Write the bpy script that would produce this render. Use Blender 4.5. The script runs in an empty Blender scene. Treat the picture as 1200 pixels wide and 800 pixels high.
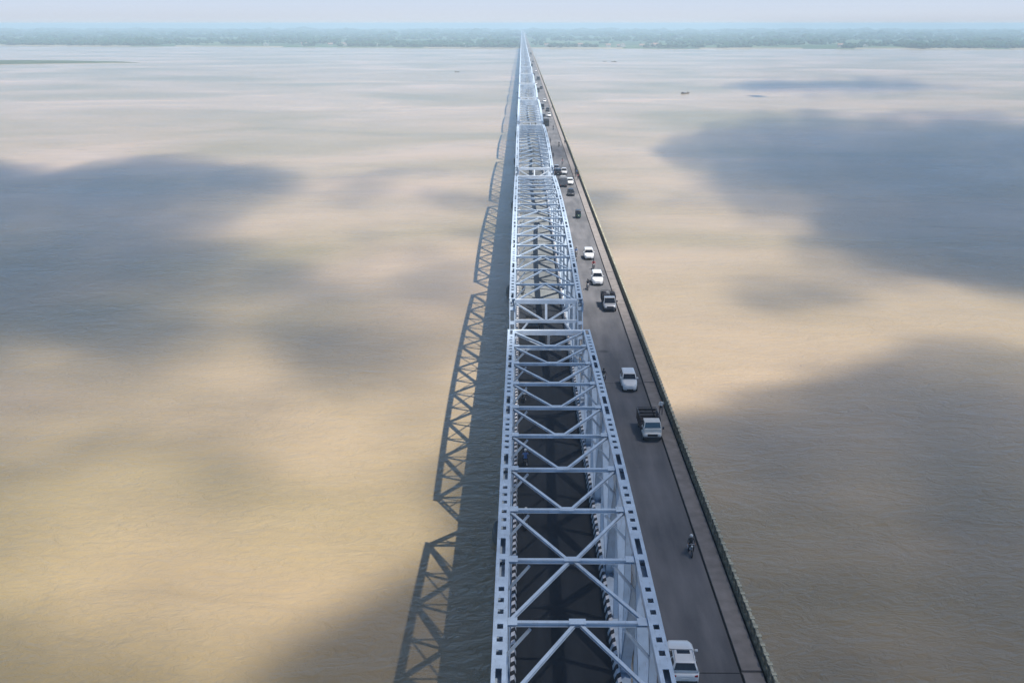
import bpy, bmesh, math, random
from mathutils import Vector, Matrix, noise
random.seed(7)
R = math.radians
PI = math.pi
scene = bpy.context.scene
C = scene.collection

# ------------------------------------------------------------------ camera
CAM_Z = 57.0
cam_d = bpy.data.cameras.new('camera')
cam_d.lens = 39.0; cam_d.sensor_width = 36.0
cam_d.clip_start = 0.5; cam_d.clip_end = 60000
cam = bpy.data.objects.new('camera', cam_d); C.objects.link(cam)
cam.location = (0, 0, CAM_Z)
cam.rotation_euler = (R(90 - 15.97), 0, R(0.48))
scene.camera = cam

# ------------------------------------------------------------------ light
SUN_DIR = Vector((9.53, -4.5, 26.4)).normalized()      # towards the sun
elev = math.asin(SUN_DIR.z)
azim = math.atan2(SUN_DIR.x, SUN_DIR.y)                # clockwise from +Y
world = bpy.data.worlds.new('World'); scene.world = world
world.use_nodes = True
wn, wl = world.node_tree.nodes, world.node_tree.links
wn.clear()
sky = wn.new('ShaderNodeTexSky'); sky.sky_type = 'NISHITA'; sky.sun_disc = False
sky.sun_elevation = elev; sky.sun_rotation = azim
sky.altitude = 60; sky.air_density = 1.0; sky.dust_density = 0.6; sky.ozone_density = 6.0
bg = wn.new('ShaderNodeBackground'); bg.inputs['Strength'].default_value = 0.05
wo = wn.new('ShaderNodeOutputWorld')
wtc = wn.new('ShaderNodeTexCoord'); wsp = wn.new('ShaderNodeSeparateXYZ'); wl.new(wtc.outputs['Generated'], wsp.inputs[0])
wmr = wn.new('ShaderNodeMapRange'); wmr.interpolation_type = 'SMOOTHSTEP'      # pale humid veil at the horizon, added blue band over it, clear overhead
wmr.inputs[1].default_value = 0.10; wmr.inputs[2].default_value = 0.40; wmr.inputs[3].default_value = 1.0; wmr.inputs[4].default_value = 0.0
wl.new(wsp.outputs[2], wmr.inputs[0])
wmx = wn.new('ShaderNodeMix'); wmx.data_type = 'RGBA'
wl.new(wmr.outputs[0], wmx.inputs[0]); wl.new(sky.outputs[0], wmx.inputs[6]); 
wcr = wn.new('ShaderNodeValToRGB'); wl.new(wsp.outputs[2], wcr.inputs[0])      # whitish at the horizon; unseen band above made bright blue to tint shaded water
we = wcr.color_ramp.elements
we[0].position = 0.0; we[0].color = (0.515, 0.548, 0.605, 1); we[1].position = 0.16; we[1].color = (0.19, 0.53, 1.06, 1)
wv = wn.new('ShaderNodeVectorMath'); wv.operation = 'SCALE'; wv.inputs['Scale'].default_value = 18.0
wl.new(wcr.outputs[0], wv.inputs[0]); wl.new(wv.outputs[0], wmx.inputs[7])
wl.new(wmx.outputs[2], bg.inputs[0]); wl.new(bg.outputs[0], wo.inputs[0])
sun_d = bpy.data.lights.new('sun', 'SUN'); sun_d.energy = 5.0; sun_d.angle = R(0.5); sun_d.color = (1.0, 0.94, 0.87)
sun = bpy.data.objects.new('sun', sun_d); C.objects.link(sun)
sun.rotation_euler = SUN_DIR.to_track_quat('Z', 'Y').to_euler()
sun.location = (200, -100, 500)
scene.view_settings.view_transform = 'Standard'
scene.view_settings.look = 'None'
scene.view_settings.exposure = 0.58
scene.view_settings.gamma = 1.0
scene.view_settings.use_curve_mapping = False
cy = scene.cycles
cy.max_bounces = 6; cy.diffuse_bounces = 2; cy.glossy_bounces = 3; cy.transparent_max_bounces = 12
cy.volume_bounces = 1
cy.use_denoising = True

# ------------------------------------------------------------------ tagging helpers
def tag(o, label=None, cat=None, group=None, kind=None):
    if label: o['label'] = label
    if cat: o['category'] = cat
    if group: o['group'] = group
    if kind: o['kind'] = kind
    return o
def empty(name, loc=(0, 0, 0), rz=0.0):
    o = bpy.data.objects.new(name, None); C.objects.link(o)
    o.empty_display_size = 0.3
    o.location = loc; o.rotation_euler = (0, 0, rz)
    return o
def copy_tree(o, parent=None):
    c = o.copy(); C.objects.link(c); c.parent = parent
    for ch in list(o.children):
        copy_tree(ch, c)
    return c

# ------------------------------------------------------------------ materials
def mat(name):
    m = bpy.data.materials.new(name); m.use_nodes = True
    nt = m.node_tree
    b = nt.nodes['Principled BSDF']
    return m, nt, b
def N(nt, t, **kw):
    n = nt.nodes.new(t)
    for k, v in kw.items():
        setattr(n, k, v)
    return n
def simple(name, col, rough=0.6, metal=0.0, var=0.12, scale=3.0, spec=0.5, coat=0.0, bump=0.0):
    """paint-like material with procedural wear: brightness noise at two scales"""
    m, nt, b = mat(name)
    tc = N(nt, 'ShaderNodeTexCoord')
    n1 = N(nt, 'ShaderNodeTexNoise'); n1.inputs['Scale'].default_value = scale; n1.inputs['Detail'].default_value = 5
    nt.links.new(tc.outputs['Object'], n1.inputs['Vector'])
    mr = N(nt, 'ShaderNodeMapRange')
    mr.inputs[1].default_value = 0.3; mr.inputs[2].default_value = 0.7
    mr.inputs[3].default_value = 1 - var; mr.inputs[4].default_value = 1 + var
    nt.links.new(n1.outputs[0], mr.inputs[0])
    mx = N(nt, 'ShaderNodeMix', data_type='RGBA', blend_type='MULTIPLY')
    mx.inputs[0].default_value = 1
    mx.inputs[6].default_value = (*col, 1)
    nt.links.new(mr.outputs[0], mx.inputs[7])
    nt.links.new(mx.outputs[2], b.inputs['Base Color'])
    b.inputs['Roughness'].default_value = rough
    b.inputs['Metallic'].default_value = metal
    b.inputs['Specular IOR Level'].default_value = spec
    b.inputs['Coat Weight'].default_value = coat
    if bump:
        bp = N(nt, 'ShaderNodeBump'); bp.inputs['Strength'].default_value = bump; bp.inputs['Distance'].default_value = 0.02
        nt.links.new(n1.outputs[0], bp.inputs['Height']); nt.links.new(bp.outputs[0], b.inputs['Normal'])
    return m

M = {}
def steel(name, col):
    m = simple(name, col, 0.42, 0.0, 0.14, 1.1, 0.5)
    nt = m.node_tree; b = nt.nodes['Principled BSDF']; src = b.inputs['Base Color'].links[0].from_socket
    tc = N(nt, 'ShaderNodeTexCoord'); mp = N(nt, 'ShaderNodeMapping'); mp.inputs['Scale'].default_value = (6, 1.5, 1.2)
    nt.links.new(tc.outputs['Object'], mp.inputs[0])
    n = N(nt, 'ShaderNodeTexNoise'); n.inputs['Scale'].default_value = 1.4; n.inputs['Detail'].default_value = 7; n.inputs['Roughness'].default_value = .7
    nt.links.new(mp.outputs[0], n.inputs['Vector'])
    r = N(nt, 'ShaderNodeMapRange'); r.inputs[1].default_value = .56; r.inputs[2].default_value = .74; r.inputs[3].default_value = 0; r.inputs[4].default_value = .55
    nt.links.new(n.outputs[0], r.inputs[0])
    mx = N(nt, 'ShaderNodeMix', data_type='RGBA'); nt.links.new(r.outputs[0], mx.inputs[0]); nt.links.new(src, mx.inputs[6]); mx.inputs[7].default_value = (0.17, 0.15, 0.14, 1)
    nt.links.new(mx.outputs[2], b.inputs['Base Color'])
    return m
M['steel'] = steel('bridge_steel_paint', (0.49, 0.59, 0.70))
M['steel_sunlit'] = simple('portal_steel_sunlit', (0.70, 0.77, 0.84), 0.45, 0.0, 0.10, 1.5, 0.5)  # paler than the main steel: sunlight on the portal faces put into the colour
M['concrete'] = simple('concrete', (0.30, 0.29, 0.27), 0.9, 0, 0.25, 0.6)
M['concrete_dark'] = simple('wet_concrete', (0.10, 0.10, 0.09), 0.7, 0, 0.3, 0.8)
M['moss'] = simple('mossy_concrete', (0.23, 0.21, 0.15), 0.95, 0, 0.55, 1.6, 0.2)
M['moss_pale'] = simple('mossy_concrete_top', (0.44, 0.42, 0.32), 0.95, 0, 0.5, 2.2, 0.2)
M['pave'] = simple('walkway_concrete', (0.24, 0.22, 0.21), 0.9, 0, 0.18, 0.9, 0.3)
M['dark'] = simple('dark_gap', (0.015, 0.015, 0.017), 0.9, 0, 0.2, 2, 0.2)
M['white'] = simple('white_car_paint', (0.80, 0.80, 0.79), 0.28, 0, 0.03, 2, 0.5, 0.4)
M['offwhite'] = simple('old_white_paint', (0.70, 0.68, 0.63), 0.4, 0, 0.08, 3, 0.5, 0.1)
M['silver'] = simple('silver_paint', (0.42, 0.43, 0.45), 0.3, 0.4, 0.05, 3, 0.5, 0.2)
M['black'] = simple('black_paint', (0.02, 0.02, 0.024), 0.35, 0, 0.2, 3, 0.5, 0.2)
M['red_dark'] = simple('dark_bed_paint', (0.06, 0.045, 0.045), 0.6, 0, 0.3, 3)
M['greyblue'] = simple('grey_canvas', (0.16, 0.17, 0.19), 0.85, 0, 0.25, 3)
M['green_dark'] = simple('green_paint', (0.02, 0.06, 0.035), 0.5, 0, 0.2, 3)
M['yellow'] = simple('yellow_canopy', (0.45, 0.33, 0.06), 0.7, 0, 0.15, 3)
M['tyre'] = simple('rubber', (0.018, 0.018, 0.018), 0.85, 0, 0.2, 6)
M['rim'] = simple('wheel_rim_metal', (0.5, 0.5, 0.52), 0.35, 0.8, 0.05, 6)
M['glass'] = simple('car_glass', (0.012, 0.014, 0.018), 0.06, 0, 0.05, 2, 0.8)
M['lamp_c'] = simple('headlamp_glass', (0.75, 0.75, 0.72), 0.1, 0, 0.03, 6, 0.8)
M['lamp_r'] = simple('tail_lamp_plastic', (0.35, 0.02, 0.02), 0.2, 0, 0.05, 6, 0.6)
M['plate'] = simple('number_plate', (0.7, 0.7, 0.66), 0.5, 0, 0.03, 6)
M['skin'] = simple('skin', (0.22, 0.12, 0.075), 0.6, 0, 0.08, 8)
M['hair'] = simple('hair', (0.012, 0.01, 0.009), 0.6, 0, 0.2, 20)
M['trouser'] = simple('dark_trousers', (0.03, 0.032, 0.045), 0.9, 0, 0.2, 8)
for nm, c in (('shirt_white', (0.68, 0.68, 0.66)), ('shirt_blue', (0.10, 0.18, 0.38)), ('shirt_red', (0.35, 0.05, 0.05)),
              ('shirt_dark', (0.045, 0.045, 0.05)), ('shirt_orange', (0.55, 0.22, 0.07)), ('shirt_pink', (0.55, 0.3, 0.32))):
    M[nm] = simple(nm, c, 0.9, 0, 0.12, 8)
M['wood'] = simple('weathered_wood', (0.07, 0.05, 0.035), 0.8, 0, 0.35, 4)
M['tarp'] = simple('tan_tarpaulin', (0.45, 0.38, 0.27), 0.9, 0, 0.2, 3)
M['plaster'] = simple('house_plaster', (0.55, 0.52, 0.46), 0.9, 0, 0.15, 0.2)
M['roof_t'] = simple('house_roof', (0.28, 0.18, 0.14), 0.85, 0, 0.2, 0.3)
M['window'] = simple('house_window', (0.03, 0.035, 0.04), 0.2, 0, 0.1, 1)

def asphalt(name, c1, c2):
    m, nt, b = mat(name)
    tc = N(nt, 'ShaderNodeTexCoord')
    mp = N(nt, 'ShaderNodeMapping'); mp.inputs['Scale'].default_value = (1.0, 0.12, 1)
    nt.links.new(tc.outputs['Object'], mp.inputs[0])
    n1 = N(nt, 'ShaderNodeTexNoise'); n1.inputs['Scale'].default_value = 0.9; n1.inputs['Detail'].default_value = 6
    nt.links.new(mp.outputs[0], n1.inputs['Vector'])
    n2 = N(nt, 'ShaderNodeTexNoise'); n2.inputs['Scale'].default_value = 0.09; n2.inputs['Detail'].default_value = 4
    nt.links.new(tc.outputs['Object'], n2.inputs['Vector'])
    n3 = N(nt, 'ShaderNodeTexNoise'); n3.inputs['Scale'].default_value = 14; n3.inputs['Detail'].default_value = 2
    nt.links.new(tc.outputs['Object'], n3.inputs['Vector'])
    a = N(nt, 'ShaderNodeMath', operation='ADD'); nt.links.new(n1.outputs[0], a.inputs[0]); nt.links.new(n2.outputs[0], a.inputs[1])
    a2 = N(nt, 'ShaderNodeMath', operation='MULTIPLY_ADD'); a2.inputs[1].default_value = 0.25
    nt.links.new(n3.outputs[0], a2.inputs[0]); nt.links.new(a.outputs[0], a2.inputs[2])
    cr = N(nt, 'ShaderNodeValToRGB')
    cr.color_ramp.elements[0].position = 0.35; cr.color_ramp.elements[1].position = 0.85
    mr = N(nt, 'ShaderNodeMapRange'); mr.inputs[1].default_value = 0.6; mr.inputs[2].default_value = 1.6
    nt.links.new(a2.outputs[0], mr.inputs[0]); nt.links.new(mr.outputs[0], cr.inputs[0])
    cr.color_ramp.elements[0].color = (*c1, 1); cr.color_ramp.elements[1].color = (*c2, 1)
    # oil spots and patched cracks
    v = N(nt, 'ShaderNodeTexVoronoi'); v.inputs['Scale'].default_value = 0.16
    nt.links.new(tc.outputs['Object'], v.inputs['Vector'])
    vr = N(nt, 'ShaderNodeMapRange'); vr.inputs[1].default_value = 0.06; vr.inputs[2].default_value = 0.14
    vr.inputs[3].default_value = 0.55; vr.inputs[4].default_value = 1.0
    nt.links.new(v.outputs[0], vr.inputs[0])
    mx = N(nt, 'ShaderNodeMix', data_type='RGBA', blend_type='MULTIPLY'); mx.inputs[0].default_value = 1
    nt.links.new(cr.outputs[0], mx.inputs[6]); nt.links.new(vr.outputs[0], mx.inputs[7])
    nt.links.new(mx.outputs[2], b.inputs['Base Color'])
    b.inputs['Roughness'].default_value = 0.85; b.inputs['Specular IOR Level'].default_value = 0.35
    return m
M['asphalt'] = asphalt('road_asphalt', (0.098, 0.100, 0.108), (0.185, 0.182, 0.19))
M['asphalt_shaded'] = asphalt('shaded_asphalt', (0.013, 0.017, 0.024), (0.028, 0.033, 0.042))  # near deck: cloud shade put into a much darker base colour
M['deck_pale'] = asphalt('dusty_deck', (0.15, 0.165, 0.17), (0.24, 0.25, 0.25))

# striped crash barrier: slanting black and white bands along the bridge
def stripes():
    m, nt, b = mat('striped_barrier_paint')
    tc = N(nt, 'ShaderNodeTexCoord'); sp = N(nt, 'ShaderNodeSeparateXYZ')
    nt.links.new(tc.outputs['Object'], sp.inputs[0])
    a = N(nt, 'ShaderNodeMath', operation='MULTIPLY_ADD'); a.inputs[1].default_value = 0.9      # y + .9*(x+z)
    xz = N(nt, 'ShaderNodeMath', operation='SUBTRACT')
    nt.links.new(sp.outputs[2], xz.inputs[0]); nt.links.new(sp.outputs[0], xz.inputs[1])
    nt.links.new(xz.outputs[0], a.inputs[0]); nt.links.new(sp.outputs[1], a.inputs[2])
    d = N(nt, 'ShaderNodeMath', operation='DIVIDE'); d.inputs[1].default_value = 1.05
    nt.links.new(a.outputs[0], d.inputs[0])
    f = N(nt, 'ShaderNodeMath', operation='FRACT'); nt.links.new(d.outputs[0], f.inputs[0])
    g = N(nt, 'ShaderNodeMath', operation='GREATER_THAN'); g.inputs[1].default_value = 0.5
    nt.links.new(f.outputs[0], g.inputs[0])
    mx = N(nt, 'ShaderNodeMix', data_type='RGBA')
    mx.inputs[6].default_value = (0.02, 0.02, 0.025, 1); mx.inputs[7].default_value = (0.72, 0.72, 0.74, 1)
    nt.links.new(g.outputs[0], mx.inputs[0])
    n1 = N(nt, 'ShaderNodeTexNoise'); n1.inputs['Scale'].default_value = 2.5
    nt.links.new(tc.outputs['Object'], n1.inputs['Vector'])
    mr = N(nt, 'ShaderNodeMapRange'); mr.inputs[3].default_value = 0.6; mr.inputs[4].default_value = 1.15
    nt.links.new(n1.outputs[0], mr.inputs[0])
    m2 = N(nt, 'ShaderNodeMix', data_type='RGBA', blend_type='MULTIPLY'); m2.inputs[0].default_value = 1
    nt.links.new(mx.outputs[2], m2.inputs[6]); nt.links.new(mr.outputs[0], m2.inputs[7])
    nt.links.new(m2.outputs[2], b.inputs['Base Color'])
    b.inputs['Roughness'].default_value = 0.7
    return m
M['stripes'] = stripes()

def water_mat():
    m, nt, b = mat('silty_river_water')
    tc = N(nt, 'ShaderNodeTexCoord')
    def nz(scale, detail, sx, sy, rough=0.5, dist=0.0, rot=0):
        mp = N(nt, 'ShaderNodeMapping'); mp.inputs['Scale'].default_value = (sx, sy, 1); mp.inputs['Rotation'].default_value = (0, 0, rot)
        nt.links.new(tc.outputs['Object'], mp.inputs[0])
        n = N(nt, 'ShaderNodeTexNoise'); n.inputs['Scale'].default_value = scale; n.inputs['Detail'].default_value = detail
        n.inputs['Roughness'].default_value = rough; n.inputs['Distortion'].default_value = dist
        nt.links.new(mp.outputs[0], n.inputs['Vector'])
        return n
    turb = nz(0.006, 3, 1.0, 1.3, 0.5, 0.6, 0.15)          # silt plumes carried down the river
    cr = N(nt, 'ShaderNodeValToRGB')
    e = cr.color_ramp.elements
    e[0].position = 0.32; e[0].color = (0.235, 0.19, 0.085, 1)
    e[1].position = 0.70; e[1].color = (0.435, 0.322, 0.215, 1)
    nt.links.new(turb.outputs[0], cr.inputs[0])
    t2 = nz(0.045, 5, 1.0, 2.6, 0.6, 0.8, -0.2)
    mr = N(nt, 'ShaderNodeMapRange'); mr.inputs[1].default_value = 0.3; mr.inputs[2].default_value = 0.7
    mr.inputs[3].default_value = 0.93; mr.inputs[4].default_value = 1.05
    nt.links.new(t2.outputs[0], mr.inputs[0])
    mx = N(nt, 'ShaderNodeMix', data_type='RGBA', blend_type='MULTIPLY'); mx.inputs[0].default_value = 1
    nt.links.new(cr.outputs[0], mx.inputs[6]); nt.links.new(mr.outputs[0], mx.inputs[7])
    nt.links.new(mx.outputs[2], b.inputs['Base Color'])
    b.inputs['Roughness'].default_value = 0.22
    b.inputs['IOR'].default_value = 1.33
    w1 = nz(0.60, 5, 0.75, 1.15, 0.62, 1.4, 0.35)            # wavelets of a metre or two
    w2 = nz(0.13, 5, 0.75, 1.25, 0.62, 1.6, -0.25)
    patch = nz(0.018, 3, 1, 1.8, 0.5, 0.4)                 # breeze patches
    pr = N(nt, 'ShaderNodeMapRange'); pr.inputs[1].default_value = 0.35; pr.inputs[2].default_value = 0.62
    pr.inputs[3].default_value = 0.5; pr.inputs[4].default_value = 1.0
    nt.links.new(patch.outputs[0], pr.inputs[0])
    w1m = N(nt, 'ShaderNodeMath', operation='MULTIPLY'); nt.links.new(w1.outputs[0], w1m.inputs[0]); nt.links.new(pr.outputs[0], w1m.inputs[1])
    b1 = N(nt, 'ShaderNodeBump'); b1.inputs['Strength'].default_value = 1.0; b1.inputs['Distance'].default_value = 0.34
    b2 = N(nt, 'ShaderNodeBump'); b2.inputs['Strength'].default_value = 1.0; b2.inputs['Distance'].default_value = 0.38
    nt.links.new(w1m.outputs[0], b1.inputs['Height']); nt.links.new(w2.outputs[0], b2.inputs['Height'])
    nt.links.new(b2.outputs[0], b1.inputs['Normal']); nt.links.new(b1.outputs[0], b.inputs['Normal'])
    return m
M['water'] = water_mat()

def land_mat():
    m, nt, b = mat('farmland')
    tc = N(nt, 'ShaderNodeTexCoord')
    n = N(nt, 'ShaderNodeTexNoise'); n.inputs['Scale'].default_value = 0.004; n.inputs['Detail'].default_value = 8; n.inputs['Roughness'].default_value = 0.65
    nt.links.new(tc.outputs['Object'], n.inputs['Vector'])
    cr = N(nt, 'ShaderNodeValToRGB'); e = cr.color_ramp.elements
    e[0].position = 0.35; e[0].color = (0.02, 0.055, 0.042, 1)
    e[1].position = 0.68; e[1].color = (0.15, 0.19, 0.11, 1)
    x = e.new(0.52); x.color = (0.06, 0.11, 0.06, 1)
    nt.links.new(n.outputs[0], cr.inputs[0])
    nt.links.new(cr.outputs[0], b.inputs['Base Color']); b.inputs['Roughness'].default_value = 0.95
    b.inputs['Specular IOR Level'].default_value = 0.1
    return m
M['land'] = land_mat()
M['sand'] = simple('river_sand', (0.24, 0.22, 0.17), 0.95, 0, 0.15, 0.02, 0.1)
M['bar_grass'] = simple('sandbar_grass', (0.07, 0.095, 0.06), 0.95, 0, 0.35, 0.03, 0.1)
M['leaf'] = simple('far_foliage', (0.022, 0.062, 0.04), 0.9, 0, 0.5, 0.03, 0.1)

# ------------------------------------------------------------------ mesh builder
class MB:
    def __init__(self):
        self.bm = bmesh.new()
    def quad(self, pts, mi=0):
        f = self.bm.faces.new([self.bm.verts.new(p) for p in pts]); f.material_index = mi; return f
    def hexa(self, c, mi=0):
        """c: 8 corners, bottom ring 0-3 counter-clockwise seen from above, top ring 4-7"""
        v = [self.bm.verts.new(p) for p in c]
        for idx in ((3, 2, 1, 0), (4, 5, 6, 7), (0, 1, 5, 4), (1, 2, 6, 5), (2, 3, 7, 6), (3, 0, 4, 7)):
            f = self.bm.faces.new([v[i] for i in idx]); f.material_index = mi
        return v
    def box(self, x0, x1, y0, y1, z0, z1, mi=0):
        return self.hexa([(x0, y0, z0), (x1, y0, z0), (x1, y1, z0), (x0, y1, z0),
                          (x0, y0, z1), (x1, y0, z1), (x1, y1, z1), (x0, y1, z1)], mi)
    def beam(self, p, q, w, h, up=(0, 0, 1), mi=0, off=0.0):
        """box bar from p to q; w across, h along `up`"""
        p, q = Vector(p), Vector(q); d = (q - p).normalized(); up = Vector(up)
        s = d.cross(up)
        if s.length < 1e-4: s = Vector((1, 0, 0))
        s.normalize(); u = s.cross(d).normalized()
        s = s * (w / 2); uu = u * (h / 2); p = p + u * off; q = q + u * off
        v = [self.bm.verts.new(a) for a in (p - s - uu, p + s - uu, p + s + uu, p - s + uu, q - s - uu, q + s - uu, q + s + uu, q - s + uu)]
        for idx in ((3, 2, 1, 0), (4, 5, 6, 7), (0, 1, 5, 4), (1, 2, 6, 5), (2, 3, 7, 6), (3, 0, 4, 7)):
            f = self.bm.faces.new([v[i] for i in idx]); f.material_index = mi
    def ibeam(self, p, q, w, h, up=(0, 0, 1), t=0.04):
        """I section: two flanges and a web, butted"""
        self.beam(p, q, w, t, up, off=(h - t) / 2)
        self.beam(p, q, w, t, up, off=-(h - t) / 2)
        self.beam(p, q, t, h - 2 * t, up)
    def loft(self, rings, mi=0, cap=True):
        vs = [[self.bm.verts.new(p) for p in r] for r in rings]
        n = len(vs[0])
        for a, b in zip(vs, vs[1:]):
            for i in range(n):
                f = self.bm.faces.new((a[i], a[(i + 1) % n], b[(i + 1) % n], b[i])); f.material_index = mi; f.smooth = True
        if cap:
            f = self.bm.faces.new(list(reversed(vs[0]))); f.material_index = mi
            f = self.bm.faces.new(vs[-1]); f.material_index = mi
    def tube(self, p, q, r0, r1=None, n=8, mi=0):
        r1 = r0 if r1 is None else r1
        p, q = Vector(p), Vector(q); d = (q - p).normalized()
        a = d.cross(Vector((0, 0, 1)))
        if a.length < 1e-3: a = Vector((1, 0, 0))
        a.normalize(); b = d.cross(a)
        rg = lambda c, r: [c + a * (r * math.cos(2 * PI * i / n)) + b * (r * math.sin(2 * PI * i / n)) for i in range(n)]
        self.loft([rg(p, r0), rg(q, r1)], mi)
    def torus(self, c, ax, Rr, r, n=18, m=8, mi=0):
        ax = Vector(ax).normalized(); a = ax.orthogonal().normalized(); b = ax.cross(a); c = Vector(c)
        vs = []
        for i in range(n):
            t = 2 * PI * i / n; rd = a * math.cos(t) + b * math.sin(t)
            vs.append([self.bm.verts.new(c + rd * (Rr + r * math.cos(2 * PI * j / m)) + ax * (r * math.sin(2 * PI * j / m))) for j in range(m)])
        for i in range(n):
            for j in range(m):
                f = self.bm.faces.new((vs[i][j], vs[(i + 1) % n][j], vs[(i + 1) % n][(j + 1) % m], vs[i][(j + 1) % m])); f.smooth = True; f.material_index = mi
    def ball(self, c, r, sc=(1, 1, 1), sub=2, jitter=0.0, mi=0):
        ret = bmesh.ops.create_icosphere(self.bm, subdivisions=sub, radius=1.0)
        for v in ret['verts']:
            j = 1 + random.uniform(-jitter, jitter)
            v.co = Vector((v.co.x * sc[0] * r * j + c[0], v.co.y * sc[1] * r * j + c[1], v.co.z * sc[2] * r * j + c[2]))
        for v in ret['verts']:
            for f in v.link_faces: f.material_index = mi; f.smooth = True
    def build(self, name, mats, parent=None, bevel=0.0, recalc=True):
        if recalc: bmesh.ops.recalc_face_normals(self.bm, faces=self.bm.faces)
        me = bpy.data.meshes.new(name); self.bm.to_mesh(me); self.bm.free()
        for mm in (mats if isinstance(mats, (list, tuple)) else [mats]): me.materials.append(mm)
        o = bpy.data.objects.new(name, me); C.objects.link(o); o.parent = parent
        if bevel:
            bv = o.modifiers.new('bevel', 'BEVEL'); bv.width = bevel; bv.segments = 2; bv.limit_method = 'ANGLE'; bv.angle_limit = R(35)
            bv.harden_normals = False
        return o

# ------------------------------------------------------------------ water, land, haze, clouds
WY1 = 15000
w = MB(); w.quad([(-9000, -300, 0), (9000, -300, 0), (9000, 3600, 0), (-9000, 3600, 0)])
river = w.build('river', M['water'], recalc=False); tag(river, 'wide silty brown river with ripples and drifting cloud shade', 'river', kind='structure')

def bank_y(x):
    b = 2742 + (0.235 * min(-x, 2600) if x < 0 else -0.065 * min(x, 2600))
    return b + 26 * noise.noise(Vector((x * 0.004, 3.1, 0))) + 8 * noise.noise(Vector((x * 0.02, 9.1, 0)))
xs = [-9000 + i * 60 for i in range(301)]
steps = [0, 3, 9, 16, 30, 60, 110, 180, 280, 420, 600, 850, 1200, 1700, 2400, 3300, 4500, 6000, 8000, 10500]
lm = bmesh.new(); grid = []
for x in xs:
    col = []
    b0 = bank_y(x)
    for j, s in enumerate(steps):
        z = (-0.5, 0.9, 1.5, 2.6, 3.2)[j] if j < 5 else 3.2 + 1.8 * noise.noise(Vector((x * 0.0015, s * 0.002, 1.7)))
        col.append(lm.verts.new((x, b0 + s, z)))
    grid.append(col)
for i in range(len(xs) - 1):
    for j in range(len(steps) - 1):
        f = lm.faces.new((grid[i][j], grid[i + 1][j], grid[i + 1][j + 1], grid[i][j + 1])); f.smooth = True
        f.material_index = 1 if j < 3 and noise.noise(Vector((xs[i] * 0.0035, 0.3, 5))) > -0.12 else 0
me = bpy.data.meshes.new('far_bank'); lm.to_mesh(me); lm.free(); me.materials.append(M['land']); me.materials.append(M['sand'])
land = bpy.data.objects.new('far_bank', me); C.objects.link(land)
tag(land, 'low green far bank of the river stretching to the horizon', 'land', kind='structure')

# sandbar, far left
sb = bmesh.new(); rows = []
NU, NV = 90, 10
for i in range(NU + 1):
    u = i / NU; x = -1500 + u * 925
    half = 150 * (1 - max(0, (u - 0.72) / 0.28) ** 1.4) * (0.85 + 0.3 * noise.noise(Vector((u * 9, 0, 0)))) + 1.5
    yc = 1752 - 22 * u + 14 * noise.noise(Vector((u * 5, 2, 0)))
    r = []
    for j in range(NV + 1):
        v = j / NV * 2 - 1
        r.append(sb.verts.new((x, yc + v * half, -0.3 + 1.7 * (1 - v * v) ** 0.6 * min(1, half / 25) + (0.25 * noise.noise(Vector((x * .05, v * 4, 0))) if abs(v) < .9 else 0))))
    rows.append(r)
for i in range(NU):
    for j in range(NV):
        f = sb.faces.new((rows[i][j], rows[i + 1][j], rows[i + 1][j + 1], rows[i][j + 1])); f.smooth = True
        f.material_index = 0 if 1 <= j < NV - 1 else 1
me = bpy.data.meshes.new('sandbar'); sb.to_mesh(me); sb.free(); me.materials.append(M['bar_grass']); me.materials.append(M['sand'])
sbo = bpy.data.objects.new('sandbar', me); C.objects.link(sbo); tag(sbo, 'low grassy sandbar rising from the river at left', 'sandbar', kind='structure')

# far woodland: one mass of tree crowns on the far bank
fm = MB()
proto_v = None
tmp = bmesh.new(); bmesh.ops.create_icosphere(tmp, subdivisions=1, radius=1.0)
iv = [v.co.copy() for v in tmp.verts]; ifc = [[v.index for v in f.verts] for f in tmp.faces]; tmp.free()
verts, faces = [], []
def crown(x, y, z, r, h):
    b = len(verts)
    for c in iv:
        j = random.uniform(0.7, 1.25)
        verts.append((x + c.x * r * j, y + c.y * r * j, z + h * 0.55 + c.z * h * 0.5 * j))
    faces.extend([[b + k for k in f] for f in ifc])
for _ in range(11000):
    t = random.random()
    s = 14 + 5600 * t ** 2.3
    lim = (2742 + s) * 0.56
    x = random.uniform(-lim, lim)
    clump = noise.noise(Vector((x * 0.0022, s * 0.0035, 8.0))) + 0.5 * noise.noise(Vector((x * 0.011, s * 0.011, 2.0)))
    if clump < -0.08: continue
    tall = 1.0 + 0.8 * max(0, noise.noise(Vector((x * 0.006, 4.0, s * .004))))
    if -14 < x < 32: continue
    h = random.uniform(5, 11) * (1 + s / 4500) * tall
    for q in range(2):
        rr = h * random.uniform(0.35, 0.75) * (1 + s / 3000)
        crown(x + random.uniform(-.6, .6) * rr, bank_y(x) + s + random.uniform(-.6, .6) * rr, 2.8, rr, h * random.uniform(.7, 1.0))
me = bpy.data.meshes.new('woodland'); me.from_pydata(verts, [], faces); me.materials.append(M['leaf'])
wood = bpy.data.objects.new('woodland', me); C.objects.link(wood)
tag(wood, 'hazy belt of trees along the far river bank', 'woodland', kind='stuff')

# cloud banks, high above the river: their shadows lie on the water
CZ = 900.0
SH = SUN_DIR * (CZ / SUN_DIR.z)
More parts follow.
